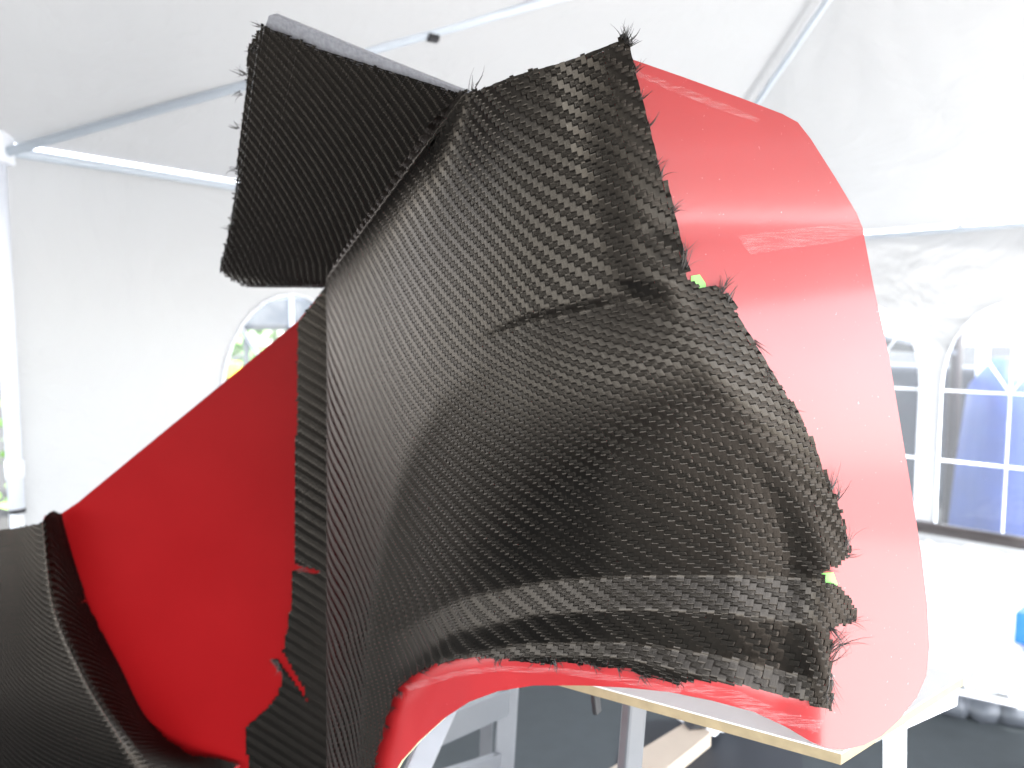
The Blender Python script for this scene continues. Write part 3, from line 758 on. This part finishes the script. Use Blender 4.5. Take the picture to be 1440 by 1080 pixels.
tag(lcl, 'blurred carbon cloth over the raised block at lower left', 'cloth', 'carbon fibre cloth pieces on the mould')
o = link('weave', tow_mesh('weave', weave(lowS, LOW, amp=.00025, lift=.001, seg=3, jitter=1.0, edge_open=2, jmin=-11, jmax=208)), M['carbon'], lcl); o['kind'] = 'stuff'
# block under it
bp_ = lowS.pos[::8, ::8] - lowS.nrm[::8, ::8] * .003; ni, nj = bp_.shape[:2]
def low_in(a, b): q = lowS.ppd[::8, ::8][a, b]; return bool(in_poly(LOW, np.array([q[0]]), np.array([q[1]]))[0])
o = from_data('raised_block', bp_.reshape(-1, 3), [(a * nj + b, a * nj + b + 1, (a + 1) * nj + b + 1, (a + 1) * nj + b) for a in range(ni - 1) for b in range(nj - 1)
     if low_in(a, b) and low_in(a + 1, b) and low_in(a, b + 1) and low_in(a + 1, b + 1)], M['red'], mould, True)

# ================================================================== WORK TABLE under the flange
zt = float(W(1165, 1054, float(F(1165, 1054)))[2]) - .004
t1 = on_z(1183, 1058, zt); t2 = on_z(846, 966, zt); t3 = on_z(1343, 957, zt)
tdir = (t2 - t1); rdir = (t3 - t1)
table = empty('work_table', (t1.x, t1.y, 0)); tag(table, 'white topped work table with bare plywood edge under the mould', 'table')
ta = t1; tb = t1 + tdir * 1.25; tc_ = tb + rdir * 1.1; td = t1 + rdir * 1.1
def slab(name, pts, z0, z1, mat, parent):
    n = len(pts); vs = [Vector((p.x, p.y, z1)) for p in pts] + [Vector((p.x, p.y, z0)) for p in pts]
    fs = [tuple(range(n)), tuple(range(2 * n - 1, n - 1, -1))] + [(q, n + q, n + (q + 1) % n, (q + 1) % n) for q in range(n)]
    mb = MB(); vv = [mb.bm.verts.new(v) for v in vs]
    for f in fs: mb.bm.faces.new([vv[q] for q in f])
    return mb.build(name, mat, parent)
slab('core_board', [ta, tb, tc_, td], zt - .011, zt - .0015, M['ply'], table)
cen = (ta + tc_) / 2
slab('top', [cen + (p - cen) * 1.002 for p in (ta, tb, tc_, td)], zt - .0015, zt, M['white_top'], table)
# trestle legs at the right corner
lp = on_z(1262, 1010, zt - .02)
MB().bar(on_z(1258, 1012, zt - .02), (lp.x + .03, lp.y - .02, .0), .02, .02).build('leg', M['white_vinyl'], table, bevel=.003)
MB().bar(on_z(1190, 1030, zt - .03) , on_z(1335, 968, zt - .03), .02, .03).build('rail', M['white_vinyl'], table, bevel=.003)
lq = on_z(893, 982, zt - .02)
MB().bar(lq, (lq.x - .05, lq.y + .10, 0), .022, .015).build('leg', M['alu'], table, bevel=.003)

# ================================================================== STEPLADDER seen through the arch
lad = empty('stepladder', tuple(on_z(700, 1200, 0))); tag(lad, 'aluminium stepladder standing behind the arched cutout', 'ladder')
LD = 1.25
def stile(x0, y0, x1, y1, d0, d1, w=.034, h=.02):
    a = V(x0, y0, d0); b = V(x1, y1, d1); dr = (b - a); k = (0 - a.z) / dr.z
    MB().bar(a, a + dr * k, w, h, up=(0, 1, 0)).build('stile', M['alu'], lad, bevel=.002)
stile(716, 958, 706, 1120, LD, LD * .99); stile(630, 985, 570, 1120, 1.05, 1.0)
MB().bar(V(604, 1032, 1.03), V(716, 985, LD), .012, .045).build('tread', M['alu'], lad, bevel=.002)
MB().bar(V(560, 1125, 1.01), V(708, 1075, LD), .012, .045).build('tread', M['alu'], lad, bevel=.002)
MB().bar(V(686, 960, LD * 1.12), V(682, 1120, LD * 1.15), .025, .015, up=(0, 1, 0)).build('rear_brace', M['alu'], lad, bevel=.002)

# leaning beige board, rag and small dark things under the table
bb = MB(); a = on_z(970, 1012, .80); b = on_z(1000, 1030, .80); c = on_z(900, 1110, .80); d = on_z(850, 1085, .80)
tag(slab('board', [a, b, c, d], .775, .80, M['beige'], None), 'plain beige board lying below the white table edge', 'board')
bpts = [on_z(x, y, .774) for x, y in ((880,1012),(1120,1012),(1140,1150),(845,1150))]
bench = empty('low_bench', (bpts[0].x, bpts[0].y, 0)); tag(bench, 'low dark bench below the white work table', 'bench')
slab('seat', bpts, .755, .774, M['slate'], bench)
for p in bpts[1:3]:
    q = p.lerp((bpts[0] + bpts[2]) / 2, .1); MB().bar((q.x, q.y, .756), (q.x, q.y, 0), .03, .03).build('leg', M['black'], bench, bevel=.003)
for p in (bpts[0], bpts[3]):
    q = p.lerp((bpts[0] + bpts[2]) / 2, .35); MB().bar((q.x, q.y, .756), (q.x, q.y, 0), .03, .03).build('leg', M['black'], bench, bevel=.003)
mb = MB(); bmesh.ops.create_icosphere(mb.bm, subdivisions=4, radius=1)
for v in mb.bm.verts:
    n = 1 + .25 * math.sin(v.co.x * 5 + 1) * math.cos(v.co.y * 6) + .12 * math.sin(v.co.z * 11 + v.co.x * 7)
    v.co = Vector((v.co.x * .045 * n, v.co.y * .05 * n, v.co.z * .028 * n)) + on_z(990, 1022, .775) + Vector((0, .0, .03))
tag(mb.build('rag', M['rag'], None, smooth=True), 'crumpled white rag beside the beige board', 'rag')
mb = MB(); p = on_z(1010, 1050, .775); mb.tube([p + Vector((-.05, .02, .02)), p + Vector((.0, .03, .03)), p + Vector((.09, .07, .02))], [.014, .012, .009])
tag(mb.build('tool_handle', M['black'], None, smooth=True), 'black tool handle lying below the table edge', 'tool')
hs = V(838, 968, .99)
mb = MB(); mb.bar(V(834, 950, .80), V(840, 1003, .80), .012, .006); tag(mb.build('strap', M['black'], None, bevel=.002), 'short black strap hanging behind the arch', 'strap')

# ================================================================== RIGHT SIDE: draped table, brown tube, roll, blue bag
q1 = on_z(1322, 960, .6); q2 = on_z(1470, 992, .6); q3 = on_z(1560, 800, .6); q4 = on_z(1240, 752, .6)
n = 26; vs = []; fs = []
for u in range(n + 1):
    for v in range(n + 1):
        p = q1.lerp(q2, u / n).lerp(q4.lerp(q3, u / n), v / n)
        z = .010 * math.sin(u * .9 + v * .5) * math.sin(v * .8 - u * .3) + .006 * math.sin(u * 2.3 - v * 1.9)
        vs.append(p + up * z)
for u in range(n):
    for v in range(n): fs.append((u*(n+1)+v, (u+1)*(n+1)+v, (u+1)*(n+1)+v+1, u*(n+1)+v+1))
st = empty('sheeted_table', (q1.x, q1.y, 0)); tag(st, 'low table covered with wrinkled white plastic sheet by the right wall', 'table')
from_data('sheet', vs, fs, M['sheet'], st, True)
for p in (q1, q2, q3, q4):
    c = q2.lerp(q3, .5) + (q2 - q1) * .35; r_ = p.lerp(c, .8); MB().bar((r_.x, r_.y, .575), (r_.x, r_.y, 0), .03, .03).build('leg', M['grey_tube'], st)
slab('board', [p.lerp((q1 + q3) / 2, .05) for p in (q1, q2, q3, q4)], .565, .58, M['sheet'], st)
bt = MB(); w0 = cB + e2 * .9 - e1 * .10 + up * .665; w1 = cB + e2 * 2.4 - e1 * .10 + up * .665
bt.tube([w0, w1], .026); rail = bt.build('tube_rail', M['brown'], None, smooth=True); tag(rail, 'dark brown tube running along the foot of the windows', 'tube')
mb = MB(); g0 = on_z(1300, 985, .03); g1 = on_z(1500, 1015, .03)
pts = [g0.lerp(g1, k / 20) + Vector((0, .012 * math.sin(k * 1.3), .006 * math.sin(k * 2.1))) for k in range(21)]
mb.tube(pts, [.045 + .006 * math.sin(k * 1.7) for k in range(21)], seg=12)
tag(mb.build('rolled_tarp', M['tarp_grey'], None, smooth=True), 'rolled dark grey tarpaulin on the floor below the sheeted table', 'tarpaulin')
bb0 = on_z(1462, 905, .605)
mb = MB(); mb.box(bb0 + up * .045, (.10, .10, .09), Matrix.Rotation(.7, 3, 'Z')); tag(mb.build('box', M['bright_blue'], None, bevel=.008), 'small bright blue box on the white plastic sheet', 'box')

# ================================================================== OUTSIDE the windows
def at(px, py, dep): return V(px, py, dep)
# blue tarpaulin cover over a standing thing, right
bc = on_z(1398, 700, .45)
def covered(name, base, w, dpt, h, mat, label, cat):
    mb = MB(); rings = []
    for k in range(9):
        t = k / 8; sc = (1 - .28 * t ** 2) * (1 if k < 8 else .55)
        ring = []
        for q in range(20):
            a = 2 * math.pi * q / 20; rr = 1 + .09 * math.sin(5 * a + 1.3) * (1 - t * .5) + .05 * math.sin(9 * a)
            ring.append(mb.bm.verts.new(base + Vector((math.cos(a) * w * .5 * sc * rr, math.sin(a) * dpt * .5 * sc * rr, h * t))))
        rings.append(ring)
    for k in range(8):
        for q in range(20): mb.bm.faces.new((rings[k][q], rings[k][(q+1) % 20], rings[k+1][(q+1) % 20], rings[k+1][q]))
    mb.bm.faces.new(rings[-1])
    return tag(mb.build(name, mat, None, smooth=True), label, cat)
covered('covered_stack', Vector((2.95, 4.15, 0)), .62, .5, 1.32, M['blue'], 'blue tarpaulin cover outside the right window', 'tarpaulin')
mb = MB(); mb.box(Vector((4.6, 5.6, .58)), (4.2, .5, 1.16), Matrix.Rotation(-.70, 3, 'Z')); tag(mb.build('dark_screen', M['slate'], None, bevel=.05), 'slate grey barrier standing outside the right windows', 'barrier')
for k, (px, d) in enumerate(((1345, 5.0), (1382, 5.4), (1436, 5.2))):
    p = V(px, 500, d); mb = MB(); mb.tube([(p.x, p.y, 0), (p.x, p.y, 2.4)], .04); tag(mb.build('post', M['white_tube'] if k else M['brown'], None, smooth=True), ('brown post seen at left of the fan window', 'pale post seen left of centre in the fan window', 'pale post seen at the right edge of the picture')[k], 'post')
p = V(1240, 445, 4.6); mb = MB()
for sx in (-1, 1): mb.poly([p + Vector((-.5, 0, 0)), p + Vector((.5, 0, -.22)), p + Vector((.5, 1, -.22)), p + Vector((-.5, 1, 0))]) if sx > 0 else None
o = mb.build('awning', M['tarp_grey'], None); tag(o, 'dark awning roof seen beyond the window beside the flange', 'awning')
o.modifiers.new('t', 'SOLIDIFY').thickness = .03
# hedge and yellow sign seen through the left window
leafs = []; fs = []
hc = V(400, 500, 6.0)
for _ in range(2600):
    c = Vector((hc.x + random.uniform(-2.2, 2.2), hc.y + random.uniform(-.5, .5), random.uniform(.02, 1.75) * (1 - .12 * random.random())))
    a = Vector((random.gauss(0, 1), random.gauss(0, 1), random.gauss(0, 1))).normalized() * .07; b = Vector((random.gauss(0, 1), random.gauss(0, 1), random.gauss(0, 1))).normalized() * .05
    k = len(leafs); leafs += [c - a, c + b, c + a, c - b]; fs.append((k, k + 1, k + 2, k + 3))
o = from_data('hedge', leafs, fs, M['leaf']); tag(o, 'pale green hedge seen through the left window', 'hedge')
p = V(318, 520, 4.2); mb = MB(); mb.box((p.x, p.y, p.z), (.16, .05, .09)); tag_o = empty('sign', (p.x, p.y, 0)); tag(tag_o, 'yellow sign on a post outside the left window', 'sign')
mb.build('panel', M['yellow'], tag_o, bevel=.006); MB().tube([(p.x, p.y + .03, 0), (p.x, p.y + .03, p.z)], .015).build('post', M['alu'], tag_o)
p = V(425, 440, 5.0); mb = MB(); mb.box((p.x, p.y, p.z), (.9, .4, .25)); g = empty('market_tent', (p.x, p.y, 0)); tag(g, 'grey tent roof seen through the arch of the left window', 'tent')
mb.build('roof', M['tarp_grey'], g, bevel=.04)
for sx in (-.4, .4): MB().tube([(p.x + sx, p.y, 0), (p.x + sx, p.y, p.z)], .02).build('leg', M['alu'], g)
